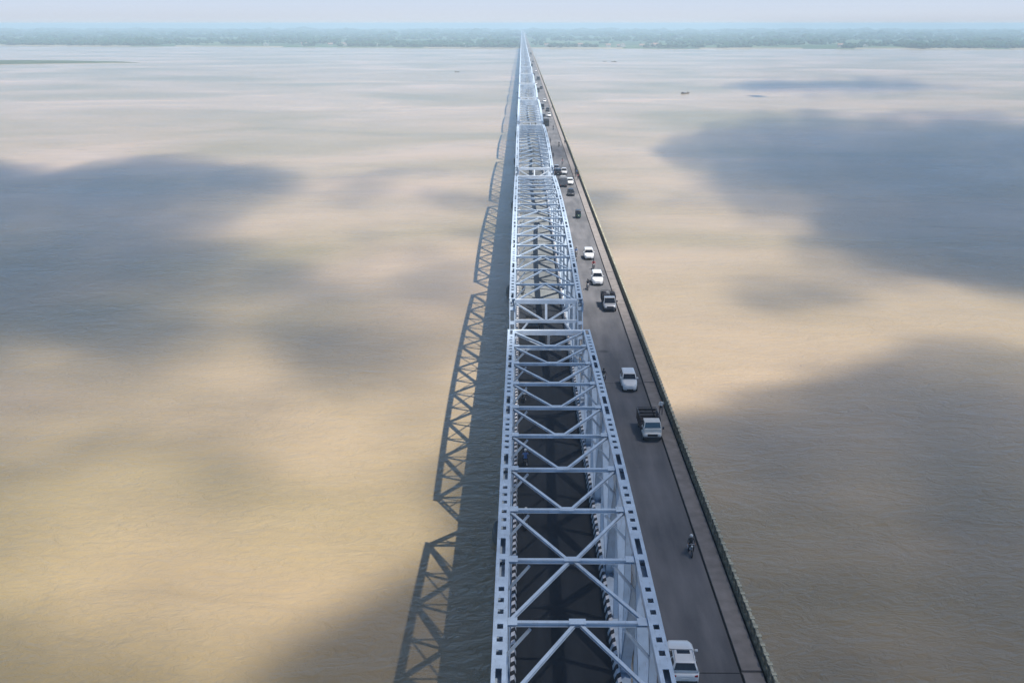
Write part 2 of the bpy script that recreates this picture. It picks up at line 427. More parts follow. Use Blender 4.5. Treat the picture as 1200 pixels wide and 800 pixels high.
# how thick the cloud cover stands over each stretch of river (0 open sky, 9 dense); columns run across, rows away from the bridge head
COLS = [0, 100, 200, 300, 400, 500, 560, 600, 700, 760, 800, 900, 1000, 1100, 1200]
ROWS = [
    (84,  '000000000000000'), (92,  '000000000001220'), (101, '000000000006630'), (110, '000000000001310'), (122, '000000000000100'), (133, '000000000003542'),
    (146, '000000000025764'), (160, '000000000047887'), (180, '111000000047899'), (192, '554210000037999'), (202, '887533200027999'), (216, '998631100036999'),
    (235, '998421554025899'), (254, '995211222002899'), (275, '994221443000799'), (298, '997224221001589'), (320, '997433211112478'), (345, '996433211013434'),
    (370, '986332211001210'), (400, '776454321000121'), (430, '433344222000245'), (460, '532233332000366'), (492, '532222154123677'), (530, '432222177567888'),
    (580, '221211399888888'), (640, '221112599999999'), (700, '222225899999999'), (760, '333347999999999'), (820, '444559999999999')]
def lookup(px, py):
    py = min(max(py, ROWS[0][0]), ROWS[-1][0]); r = 0
    while r < len(ROWS) - 2 and ROWS[r + 1][0] <= py: r += 1
    v = (py - ROWS[r][0]) / (ROWS[r + 1][0] - ROWS[r][0])
    px = min(max(px, 0), 1200); c = 0
    while c < len(COLS) - 2 and COLS[c + 1] <= px: c += 1
    u = (px - COLS[c]) / (COLS[c + 1] - COLS[c])
    u = u * u * (3 - 2 * u); v = v * v * (3 - 2 * v)
    a, b = ROWS[r][1], ROWS[r + 1][1]
    return (int(a[c]) * (1 - u) + int(a[c + 1]) * u) * (1 - v) + (int(b[c]) * (1 - u) + int(b[c + 1]) * u) * v
def field(x, y):
    k = (y + 60) / 260.0
    f = 1 / (22 * k + 10)
    wx = x + 9 * k * noise.noise(Vector((x * f, y * f, 0))) + 4 * k * noise.noise(Vector((x * f * 3, y * f * 3, 4)))
    yy = y + 20 * k * noise.noise(Vector((x * f, y * f * .6, 7))) + 8 * k * noise.noise(Vector((x * f * 3, y * f * 2, 9)))
    yy = max(yy, 40.0)
    py = 80158.0 / (yy + 16.3) + 28; px = 611 + wx * (py - 28) / 59.3
    v = lookup(px, py)
    v += 2.6 * noise.fractal(Vector((x * f * 1.6, y * f * 1.0, 2)), 0.8, 2.1, 5) * min(1, v / 2.5)
    v += 1.1 * noise.fractal(Vector((x * f * 6, y * f * 2.6, 5)), 0.9, 2.0, 4) * min(1, v / 2.5) - 1.15
    # clouds end well before the edge of what one can see
    v *= max(0, min(1, (1450 - y) / 200)) * max(0, min(1, (450 - abs(x)) / 60))
    return (min(9.0, max(0.0, v)) / 9) ** 1.15 * 70            # thickness in metres
G = 6.0
gx = [(-462 + i * 5.5) for i in range(169)]
gy = [(20 + j * (4.2 + j * 0.034)) for j in range(158)]
cb = bmesh.new()
T = [[field(x, y) if 0 < i < len(gx) - 1 and 0 < j < len(gy) - 1 else 0.0 for j, y in enumerate(gy)] for i, x in enumerate(gx)]
top, bot = {}, {}
def gv(i, j, up):
    t = T[i][j]; dct = top if (up or t == 0) else bot
    if (i, j) not in dct:
        z = CZ + (t * 0.65 if up else -t * 0.35)
        dct[(i, j)] = cb.verts.new((gx[i] + SH.x, gy[j] + SH.y, z if t > 0 else CZ))
    return dct[(i, j)]
for i in range(len(gx) - 1):
    for j in range(len(gy) - 1):
        cs = [(i, j), (i + 1, j), (i + 1, j + 1), (i, j + 1)]
        if all(T[a][b] == 0 for a, b in cs): continue
        f = cb.faces.new([gv(a, b, True) for a, b in cs]); f.smooth = True
        f = cb.faces.new([gv(a, b, False) for a, b in reversed(cs)]); f.smooth = True
bmesh.ops.remove_doubles(cb, verts=cb.verts, dist=0.0001)
# each connected bank of cloud becomes an object
seen = set(); comps = []
cb.verts.index_update(); cb.verts.ensure_lookup_table()
for v in cb.verts:
    if v.index in seen: continue
    st = [v]; seen.add(v.index); comp = []
    while st:
        a = st.pop(); comp.append(a)
        for e in a.link_edges:
            o2 = e.other_vert(a)
            if o2.index not in seen: seen.add(o2.index); st.append(o2)
    comps.append(comp)
mc = bpy.data.materials.new('cloud'); mc.use_nodes = True; nt = mc.node_tree; nt.nodes.clear()
pv = nt.nodes.new('ShaderNodeVolumePrincipled'); pv.inputs['Density'].default_value = 0.036; pv.inputs['Color'].default_value = (0.95, 0.95, 0.96, 1)
pv.inputs['Anisotropy'].default_value = 0.2
om = nt.nodes.new('ShaderNodeOutputMaterial'); nt.links.new(pv.outputs[0], om.inputs['Volume'])
for comp in comps:
    if len(comp) < 150: continue      # leave out stray wisps
    idx = {v: k for k, v in enumerate(comp)}
    fs = {f for v in comp for f in v.link_faces}
    me = bpy.data.meshes.new('cloud'); me.from_pydata([v.co[:] for v in comp], [], [[idx[v] for v in f.verts] for f in fs])
    for p in me.polygons: p.use_smooth = True
    me.materials.append(mc)
    o = bpy.data.objects.new('cloud', me); C.objects.link(o)
    tag(o, 'cumulus cloud high above the river', 'cloud', 'clouds above the river', 'structure')
cb.free()

# haze: one closed box of thin even air
hz = MB(); hz.box(-9100, 9100, -350, 14500, -1.6, 60.5)
haze = hz.build('haze', None if False else M['dark'])
haze.data.materials.clear()
mh = bpy.data.materials.new('haze_air'); mh.use_nodes = True; nt = mh.node_tree; nt.nodes.clear()
pv = nt.nodes.new('ShaderNodeVolumePrincipled'); pv.inputs['Density'].default_value = 0.00026; pv.inputs['Color'].default_value = (0.62, 0.83, 1.0, 1)
om = nt.nodes.new('ShaderNodeOutputMaterial'); nt.links.new(pv.outputs[0], om.inputs['Volume'])
haze.data.materials.append(mh)
tag(haze, 'pale blue haze hanging over river and far bank', 'haze', kind='stuff')

# ------------------------------------------------------------------ bridges
DZ = 16.4                 # roadway level above the water
L = 121.0; Y0 = -4.0; NS = 46
XL, XR = -1.0, 6.75
TOPEND, CAMBER = 26.4, 1.6
NP = 16; S0 = 6.65; PL = (L - 2 * S0) / NP
def ns(k): return S0 + k * PL
def nz_(k): return TOPEND + CAMBER * (1 - ((k - 8) / 8.0) ** 2)
CW, CH = 0.70, 0.62

def top_chord(mb, X, holes=True):
    for k in range(NP):
        p = Vector((X, ns(k), nz_(k))); q = Vector((X, ns(k + 1), nz_(k + 1)))
        d = (q - p); ln = d.length; d.normalize(); s = Vector((1, 0, 0)); u = s.cross(d).normalized()
        if not holes:
            mb.beam(p, q, CW, CH); continue
        t = 0.03
        for sd in (-1, 1):
            o = s * (sd * (CW / 2 - 0.04))
            mb.beam(p + o, q + o, 0.04, CH - 2 * t, mi=0)
        mb.beam(p, q, CW - 0.06, t, off=-(CH - t) / 2)
        # cover plate with slots and square openings
        sw = 0.20
        for sd in (-1, 1):
            o = s * (sd * (CW / 2 - sw / 2))
            mb.beam(p + o, q + o, sw, t, off=(CH - t) / 2)
        hs = [(0.32, 2.35), (3.45, 3.92), (4.62, 5.09), (5.79, 6.26)]
        if k % 2: hs = [(ln - b, ln - a) for a, b in reversed(hs)]
        e = 0.0
        for a, b in hs + [(ln, ln)]:
            if a - e > 0.01: mb.beam(p + d * e, p + d * a, CW - 2 * sw, t, off=(CH - t) / 2)
            e = b
def side_web(mbd, mbv, X):
    for k in range(0, NP + 1, 2):
        for dk in (-1, 1):
            kk = k + dk
            if 0 <= kk <= NP:
                mbd((X, ns(k), nz_(k) - 0.25), (X, ns(kk), DZ + 0.35))
    for k in range(1, NP):
        mbv((X, ns(k), nz_(k) - CH / 2), (X, ns(k), DZ + 0.4))
def diag_mesh(mb, p, q): mb.ibeam(p, q, 0.62, 0.46, (0, 0.35, 1), 0.05)
def vert_mesh(mb, p, q): mb.ibeam(p, q, 0.40, 0.34, (0, 1, 0), 0.04)
def end_posts(mb):
    for X in (XL, XR):
        for s, e in ((0, 1), (NP, L - 1)):
            p, q = Vector((X, ns(s), nz_(s))), Vector((X, e, DZ - 0.2))
            for sd in (-1, 1): mb.beam(p + Vector((sd * .27, 0, 0)), q + Vector((sd * .27, 0, 0)), 0.10, 0.56)
            for k in range(7):                     # batten plates joining the two sides of the end post
                a = p.lerp(q, .06 + k * .145); b = p.lerp(q, .06 + k * .145 + .035); mb.beam(a, b, 0.44, 0.5)
def bottom_chords(mb):
    for X in (XL, XR):
        mb.box(X - 0.3, X + 0.3, 0.4, L - 0.4, DZ - 0.35, DZ + 0.38)
        for k in range(NP + 1):           # gusset plates on both faces
            z = nz_(k)
            for sd in (-1, 1):
                xx = X + sd * 0.365
                if k % 2 == 0: mb.box(xx - 0.012, xx + 0.012, ns(k) - 0.95, ns(k) + 0.95, z - 1.0, z + 0.1)
                else: mb.box(xx - 0.06, xx - 0.03, ns(k) - 0.9, ns(k) + 0.9, DZ + 0.1, DZ + 1.15)
def beam_mesh(mb, k):
    z = nz_(k) - 0.05
    mb.ibeam((XL + 0.36, ns(k), z + .08), (XR - 0.36, ns(k), z + .08), 0.24, 0.24, t=.03)
    for X, sd in ((XL, 1), (XR, -1)):      # knee braces and joint plates
        mb.beam((X + sd * 1.5, ns(k), z - 0.22), (X + sd * 0.15, ns(k), z - 1.9), 0.14, 0.14)
        mb.box(min(X + sd * 0.36, X + sd * 0.85), max(X + sd * 0.36, X + sd * 0.85), ns(k) - 0.36, ns(k) + 0.36, z + 0.203, z + 0.225)
    mid = (XL + XR) / 2
    mb.box(mid - 0.42, mid + 0.42, ns(k) - 0.26, ns(k) + 0.26, z + 0.205, z + 0.228)
def lateral(mb, k, sd):
    """one leg of the K bracing of panel k"""
    mid = (XL + XR) / 2; X = XL + 0.4 if sd < 0 else XR - 0.4
    a, b = (k + 1, k) if k < 8 else (k, k + 1)      # a = the beam at mid-span side, carrying the apex
    za, zb = nz_(a) - 0.02, nz_(b) - 0.02
    mb.ibeam((mid + sd * 0.2, ns(a) + (0.15 if b > a else -0.15), za), (X, ns(b) - (0.2 if b > a else -0.2), zb), 0.19, 0.15, t=0.025)
def portal(mb, k):
    """top portal beam plus the bracing in the sloping plane of the end posts"""
    e = 1.0 if k == 0 else L - 1.0
    def P(x, t): return Vector((x, ns(k) + (e - ns(k)) * t, nz_(k) + (DZ - 0.2 - nz_(k)) * t))
    a, b, mid = XL + 0.33, XR - 0.33, (XL + XR) / 2
    up = (P(0, 1) - P(0, 0)).normalized()
    mb.beam(P(a, 0), P(b, 0), 0.5, 0.5)
    mb.beam(P(a, .2), P(b, .2), 0.34, 0.34)
    mb.beam(P(mid, .025), P(mid, .185), 0.26, 0.24)
    for sd, X in ((-1, a), (1, b)):
        mb.beam(P(mid + sd * .15, .2), P(X, .02), 0.2, 0.18)
        mb.beam(P(X - sd * 1.4, .22), P(X, .38), 0.16, 0.16)

bridge = empty('truss_bridge', (0, Y0, 0))
tag(bridge, 'long pale blue steel truss bridge crossing the river with an open lattice roof', 'bridge')
# single-mesh span for the far ones
far = MB()
top_chord(far, XL, False); top_chord(far, XR, False)
for X in (XL, XR): side_web(lambda p, q: far.beam(p, q, 0.5, 0.42), lambda p, q: far.beam(p, q, 0.26, 0.26, (0, 1, 0)), X)
end_posts(far); bottom_chords(far)
for k in range(1, NP): far.beam((XL + .36, ns(k), nz_(k) - .05), (XR - .36, ns(k), nz_(k) + .03), 0.24, 0.24)
for k in range(NP):
    for sd in (-1, 1): lateral(far, k, sd)
nf = len(far.bm.faces)
portal(far, 0); portal(far, NP)
far.bm.faces.ensure_lookup_table()
for f in far.bm.faces[nf:]: f.material_index = 1
far_span = far.build('truss_span', [M['steel'], M['steel_sunlit']], bridge)
far_span.location = (0, 3 * L, 0)
for n in range(4, NS):
    c = far_span.copy(); C.objects.link(c); c.parent = bridge; c.location = (0, n * L, 0)
# detailed span
det = MB(); end_posts(det); bottom_chords(det)
span = det.build('truss_span', M['steel'], bridge)
for X in (XL, XR):
    m_ = MB(); top_chord(m_, X); m_.build('top_chord', M['steel'], span)
    def dm(p, q):
        m_ = MB(); diag_mesh(m_, p, q); m_.build('diagonal', M['steel'], span)
    def vm(p, q):
        m_ = MB(); vert_mesh(m_, p, q); m_.build('vertical_post', M['steel'], span)
    side_web(dm, vm, X)
for k in (0, NP):
    m_ = MB(); portal(m_, k); m_.build('portal_frame', M['steel_sunlit'], span)
for k in range(1, NP):
    m_ = MB(); beam_mesh(m_, k); m_.build('cross_beam', M['steel'], span)
for k in range(NP):
    for sd in (-1, 1):
        m_ = MB(); lateral(m_, k, sd); m_.build('roof_brace', M['steel'], span)
for n in (1, 2):
    c = copy_tree(span, bridge); c.location = (0, n * L, 0)
# deck and barriers
m_ = MB()
for n in range(NS):
    m_.box(-1.55, 7.45, n * L + 0.03, (n + 1) * L - 0.03, DZ - 0.75, DZ - 0.005)
m_.build('deck_slab', M['concrete'], bridge)
m_ = MB()
for n in range(NS):
    for k in range(18): m_.box(-1.2, 7.1, n * L + 1.5 + k * 6.9, n * L + 1.9 + k * 6.9, DZ - 1.7, DZ - 0.76)
m_.build('floor_beams', M['steel'], bridge)
for X in (-0.5, 6.28):
    m_ = MB(); segs = 0
    for n in range(NS * 10):
        y = n * 12.1
        m_.hexa([(X - .22, y + .02, DZ), (X + .22, y + .02, DZ), (X + .22, y + 12.08, DZ), (X - .22, y + 12.08, DZ),
                 (X - .12, y + .02, DZ + .85), (X + .12, y + .02, DZ + .85), (X + .12, y + 12.08, DZ + .85), (X - .12, y + 12.08, DZ + .85)])
    m_.build('crash_barrier', M['stripes'], bridge)
def pier(parent, x0, x1, n):
    m_ = MB(); y = n * L
    rg = lambda z, hx, hy: [((x0 + x1) / 2 + hx * math.copysign(abs(math.cos(t)) ** .5, math.cos(t)), y + hy * math.copysign(abs(math.sin(t)) ** .5, math.sin(t)), z) for t in [2 * PI * i / 20 for i in range(20)]]
    w_ = (x1 - x0) / 2
    m_.loft([rg(1.4, w_ * .72, 1.1), rg(11.5, w_ * .66, .95), rg(12.8, w_ * .9, 1.3), rg(13.6, w_ * .95, 1.4)])
    p = m_.build('pier', M['concrete'], parent)
    m_ = MB()
    rg2 = lambda z, r: [((x0 + x1) / 2 + r * 1.15 * math.cos(t), y + r * math.sin(t), z) for t in [2 * PI * i / 28 for i in range(28)]]
    m_.loft([rg2(-1.2, 5.2), rg2(1.0, 5.2), rg2(1.4, 5.0)])
    m_.build('foundation', M['concrete_dark'], p)
for n in range(0, NS + 1): pier(bridge, -1.9, 7.3, n)

# truss roadway surfaces (sheets above the slab)
def sheet(name, x0, x1, y0, y1, z, m, step=30.0):
    s = MB(); y = y0
    while y < y1 - 1e-6:
        yy = min(y + step, y1); s.quad([(x0, y, z), (x1, y, z), (x1, yy, z), (x0, yy, z)]); y = yy
    return s.build(name, m, recalc=False)
YE = Y0 + NS * L
tag(sheet('truss_roadway', -0.28, 6.06, Y0, 166.0, DZ, M['asphalt_shaded']), 'near roadway inside the truss, asphalt colour darkened for cloud shade', 'road', kind='structure')
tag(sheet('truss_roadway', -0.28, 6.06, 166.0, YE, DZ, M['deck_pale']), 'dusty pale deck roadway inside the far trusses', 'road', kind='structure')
tag(sheet('expansion_joint', -0.28, 6.06, 123.0, 124.6, DZ + 0.008, M['concrete']), 'pale concrete expansion joint across the truss roadway', 'joint', kind='structure')

# the older concrete bridge on the right
old = empty('concrete_bridge', (0, Y0, 0))
tag(old, 'older flat concrete road bridge running beside the steel truss on its right', 'bridge')
m_ = MB()
prof = [(7.62, DZ - .004), (7.62, DZ - .35), (9.2, DZ - .7), (9.7, DZ - 3.6), (14.2, DZ - 3.6), (14.7, DZ - .7), (16.35, DZ - .35), (16.35, DZ - .004)]
for n in range(NS * 2):
    ya, yb = n * L / 2 + .03 + 7.2, (n + 1) * L / 2 - .03 + 7.2
    m_.loft([[(x, ya, z) for x, z in prof], [(x, yb, z) for x, z in prof]])
for f in m_.bm.faces: f.smooth = False
m_.build('box_girder', M['concrete'], old)
m_ = MB()
for n in range(NS * 4):
    y = n * L / 4 + 7.2
    m_.box(7.64, 7.86, y + .02, y + L / 4 - .02, DZ, DZ + .62)
m_.build('parapet', M['concrete'], old)
for n in range(0, NS + 1): pier(old, 8.4, 15.6, n)
tag(sheet('road', 7.88, 14.3, Y0, YE, DZ + .002, M['asphalt']), 'grey asphalt road on the concrete bridge', 'road', kind='structure')
tag(sheet('road_edge_gutter', 14.3, 14.44, Y0, YE, DZ + .002, M['dark']), 'dark gutter line along the walkway', 'gutter', kind='structure')
m_ = MB(); y = -3.0
JY = [63.6 + i * L / 2 for i in range(NS * 2)]
ys = [Y0]
for j in JY: ys += [j - .14, j + .14]
ys.append(YE)
for a, b in zip(ys[::2], ys[1::2]):
    if b > a: m_.box(14.44, 15.72, a, b, DZ, DZ + .14)
tag(m_.build('pavement', M['pave']), 'narrow raised concrete walkway along the road', 'pavement', kind='structure')
m_ = MB()
for j in JY: m_.quad([(7.9, j - .05, DZ + .006), (14.28, j - .05, DZ + .006), (14.28, j + .05, DZ + .006), (7.9, j + .05, DZ + .006)])
tag(m_.build('road_joint', M['dark'], recalc=False), 'thin dark expansion joints across the concrete bridge road', 'joint', kind='structure')

# balustrade on the right edge
rail = empty('balustrade', (0, 0, 0)); tag(rail, 'mossy concrete balustrade along the right edge of the bridge', 'railing')
XB = 16.08; ZB = DZ
m_ = MB(); m2 = MB()
n = 0; y = Y0
while y < YE:
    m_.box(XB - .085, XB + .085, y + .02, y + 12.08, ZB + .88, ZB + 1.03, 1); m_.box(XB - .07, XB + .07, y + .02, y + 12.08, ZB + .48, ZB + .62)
    m2.box(XB - .19, XB + .19, y + .02, y + 12.08, ZB, ZB + .22)
    y += 12.1
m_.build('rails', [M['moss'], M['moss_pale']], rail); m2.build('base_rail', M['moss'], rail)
m_ = MB()
def post(mb, y, x=0.0, z=0.0):
    mb.box(x - .13, x + .13, y - .16, y + .16, z + .22, z + 1.04)
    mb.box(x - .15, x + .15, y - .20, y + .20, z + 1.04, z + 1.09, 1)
post(m_, 0)
pp = m_.build('post', [M['moss'], M['moss_pale']], rail, recalc=True)
pp.location = (XB, 55.0, ZB)
for i in range(1, 96):
    c = pp.copy(); C.objects.link(c); c.parent = rail; c.location = (XB, 55.0 + i * 1.15, ZB)
m_ = MB(); y = 55 + 96 * 1.15
while y < 1400:
    post(m_, y, XB, ZB); y += 1.15
y = 54 - .15
while y > Y0:
    post(m_, y, XB, ZB); y -= 1.15
m_.box(XB - .05, XB + .05, 1400, YE, ZB + .22, ZB + .98)
tag(m_.build('post', [M['moss'], M['moss_pale']], rail), kind='stuff')
m_ = MB()
y = Y0
tag(sheet('foot_shade_strip', 15.72, 15.90, Y0, YE, DZ + .002, M['dark']), 'dark strip painted for shade and gap at the foot of the balustrade', 'gutter', kind='structure')  # dark sheet painted in for the balustrade's inner shade and gap

# ------------------------------------------------------------------ people
def person_mesh(name, pose, shirt, trouser=None, dz=0.0):
    """one continuous skinned body; pose 'stand', 'walk' or 'ride'"""
    J = {}
    if pose == 'ride':
        J = dict(pel=(0, -.12, .86), che=(0, -.02, 1.22), nek=(0, .04, 1.43), hd0=(0, .08, 1.53), hd1=(0, .10, 1.66),
                 shl=(-.19, .02, 1.36), ell=(-.27, .22, 1.14), wrl=(-.29, .46, 1.06), shr=(.19, .02, 1.36), elr=(.27, .22, 1.14), wrr=(.29, .46, 1.06),
                 hil=(-.10, -.10, .82), knl=(-.20, .30, .72), anl=(-.19, .12, .34), tol=(-.19, .27, .29),
                 hir=(.10, -.10, .82), knr=(.20, .30, .72), anr=(.19, .12, .34), tor=(.19, .27, .29))
    else:
        st = 0.26 if pose == 'walk' else 0.03
        J = dict(pel=(0, 0, .93), che=(0, .01, 1.25), nek=(0, .01, 1.46), hd0=(0, .03, 1.55), hd1=(0, .035, 1.68),
                 shl=(-.19, 0, 1.39), ell=(-.25, -st * .5, 1.12), wrl=(-.25, -st * .3 + .06, .88), shr=(.19, 0, 1.39), elr=(.25, st * .4, 1.12), wrr=(.25, st + .06, .90),
                 hil=(-.09, 0, .88), knl=(-.10, st * .55 + .02, .50), anl=(-.10, st * .7, .08), tol=(-.10, st * .7 + .15, .04),
                 hir=(.09, 0, .88), knr=(.10, -st * .3 + .02, .50), anr=(.10, -st, .10), tor=(.10, -st + .15, .04))
    rad = dict(pel=(.15, .11), che=(.17, .11), nek=(.06, .06), hd0=(.085, .095), hd1=(.08, .09), shl=(.07, .07), ell=(.045, .045), wrl=(.03, .03),
               shr=(.07, .07), elr=(.045, .045), wrr=(.03, .03), hil=(.095, .095), knl=(.06, .06), anl=(.042, .042), tol=(.045, .035),
               hir=(.095, .095), knr=(.06, .06), anr=(.042, .042), tor=(.045, .035))
    edges = [('pel', 'che'), ('che', 'nek'), ('nek', 'hd0'), ('hd0', 'hd1'), ('che', 'shl'), ('shl', 'ell'), ('ell', 'wrl'), ('che', 'shr'), ('shr', 'elr'), ('elr', 'wrr'),
             ('pel', 'hil'), ('hil', 'knl'), ('knl', 'anl'), ('anl', 'tol'), ('pel', 'hir'), ('hir', 'knr'), ('knr', 'anr'), ('anr', 'tor')]
    keys = list(J); me = bpy.data.meshes.new('tmp'); me.from_pydata([J[k] for k in keys], [(keys.index(a), keys.index(b)) for a, b in edges], [])
    o = bpy.data.objects.new('tmp', me); C.objects.link(o)
    sk = o.modifiers.new('skin', 'SKIN')
    for i, k in enumerate(keys):
        me.skin_vertices[0].data[i].radius = rad[k]; me.skin_vertices[0].data[i].use_root = (k == 'pel')
    sk.use_smooth_shade = True
    ss = o.modifiers.new('sub', 'SUBSURF'); ss.levels = 1; ss.render_levels = 1
    dg = bpy.context.evaluated_depsgraph_get(); dg.update()
    out = bpy.data.meshes.new_from_object(o.evaluated_get(dg))
    bpy.data.objects.remove(o); bpy.data.meshes.remove(me)
    bm = bmesh.new(); bm.from_mesh(out)
    # palm, five fingers and a thumb on each wrist, nose on the face
    mb = MB(); mb.bm.free(); mb.bm = bm
    for sd, wr, el in ((-1, 'wrl', 'ell'), (1, 'wrr', 'elr')):
        a, b = Vector(J[el]), Vector(J[wr]); d = (b - a).normalized()
        s = d.cross(Vector((1, 0, 0))).normalized()
        mb.tube(b - d * .02, b + d * .08, .030, .036, 6)
        for i in range(4):
            o_ = s * ((i - 1.5) * .018); ln = (.06, .075, .07, .055)[i]
            k1 = b + d * .07 + o_; k2 = k1 + d * ln * .6 - Vector((sd * .012, 0, 0)); k3 = k2 + d * ln * .4 - Vector((sd * .025, 0, 0))
            mb.tube(k1, k2, .0095, .009, 5); mb.tube(k2, k3, .009, .007, 5)
        t1 = b + d * .02 + s * .03; t2 = t1 + d * .035 + s * .03; mb.tube(t1, t2, .012, .009, 5); mb.tube(t2, t2 + d * .03, .009, .008, 5)
    hd = Vector(J['hd0']); mb.tube(hd + Vector((0, .075, .04)), hd + Vector((0, .115, .015)), .008, .016, 5)
    zneck, zw = J['nek'][2] + .02, J['pel'][2] + .05
    for f in bm.faces:
        c = f.calc_center_median(); f.smooth = True
        arm = abs(c.x) > .215
        if c.z > zneck: mi = 0
        elif pose == 'ride':
            mi = 2 if (c.z < .9 and not (abs(c.x) > .24 and c.z > .95)) else 1
            if arm and c.y > .33 and c.z > .9: mi = 0
        else:
            mi = 2 if c.z < zw else 1
            if arm and .72 < c.z < 1.08: mi = 0
            if c.z < .03: mi = 2
        f.material_index = mi
    out.materials.clear()
    for m in (M['skin'], shirt, trouser or M['trouser']): out.materials.append(m)
    bm.to_mesh(out); bm.free()
    out.name = name
    return out, J
def person(pose, shirt, loc, rz, label, helmet=None, group=None, trouser=None):
    out, J = person_mesh('person', pose, M[shirt], trouser)
    o = bpy.data.objects.new('person', out); C.objects.link(o); o.location = loc; o.rotation_euler = (0, 0, rz)
    m_ = MB(); h = Vector(J['hd0']) * .45 + Vector(J['hd1']) * .55
    if helmet:
        m_.ball(h + Vector((0, -.01, .035)), .145, (.92, 1.05, .95), 2); m_.build('helmet', M[helmet], o)
    else:
        m_.ball(h + Vector((0, -.022, .04)), .108, (.9, 1.02, .95), 2); m_.build('hair', M['hair'], o)
    tag(o, label, 'person', group)
    return o

# ------------------------------------------------------------------ vehicles (front = +Y, origin on the road)
def wheel(parent, x, y, r, wd, spoke=True):
    m_ = MB(); m_.torus((0, 0, 0), (1, 0, 0), r - wd * .42, wd * .42, 20, 8)
    t = m_.build('wheel', M['tyre'], parent); t.location = (x, y, r)
    m_ = MB(); m_.tube((-wd * .3, 0, 0), (wd * .3, 0, 0), r * .62, r * .62, 14); m_.build('rim', M['rim'], t)
    return t
def rr(y, hw, z0, z1, c=.12, top=.12):
    """rounded rectangle ring at station y"""
    return [(-hw + c * .4, y, z0), (hw - c * .4, y, z0), (hw, y, z0 + c), (hw, y, z1 - top * 1.2), (hw - top, y, z1 - top * .15), (hw - top * 2.2, y, z1),
            (-hw + top * 2.2, y, z1), (-hw + top, y, z1 - top * .15), (-hw, y, z1 - top * 1.2), (-hw, y, z0 + c)]
def glasspane(name, pts, parent, off=0.012, inset=0.06, m='glass'):
    """a pane laid on the sloping face given by four corners, inset from its edges and slightly proud"""
    p = [Vector(q) for q in pts]; c = sum(p, Vector()) / 4
    n = (p[1] - p[0]).cross(p[3] - p[0]).normalized()
    q = [a + (c - a) * inset for a in p]
    mb = MB(); mb.hexa([v - n * .004 for v in q] + [v + n * off for v in q])
    return mb.build(name, M[m], parent)
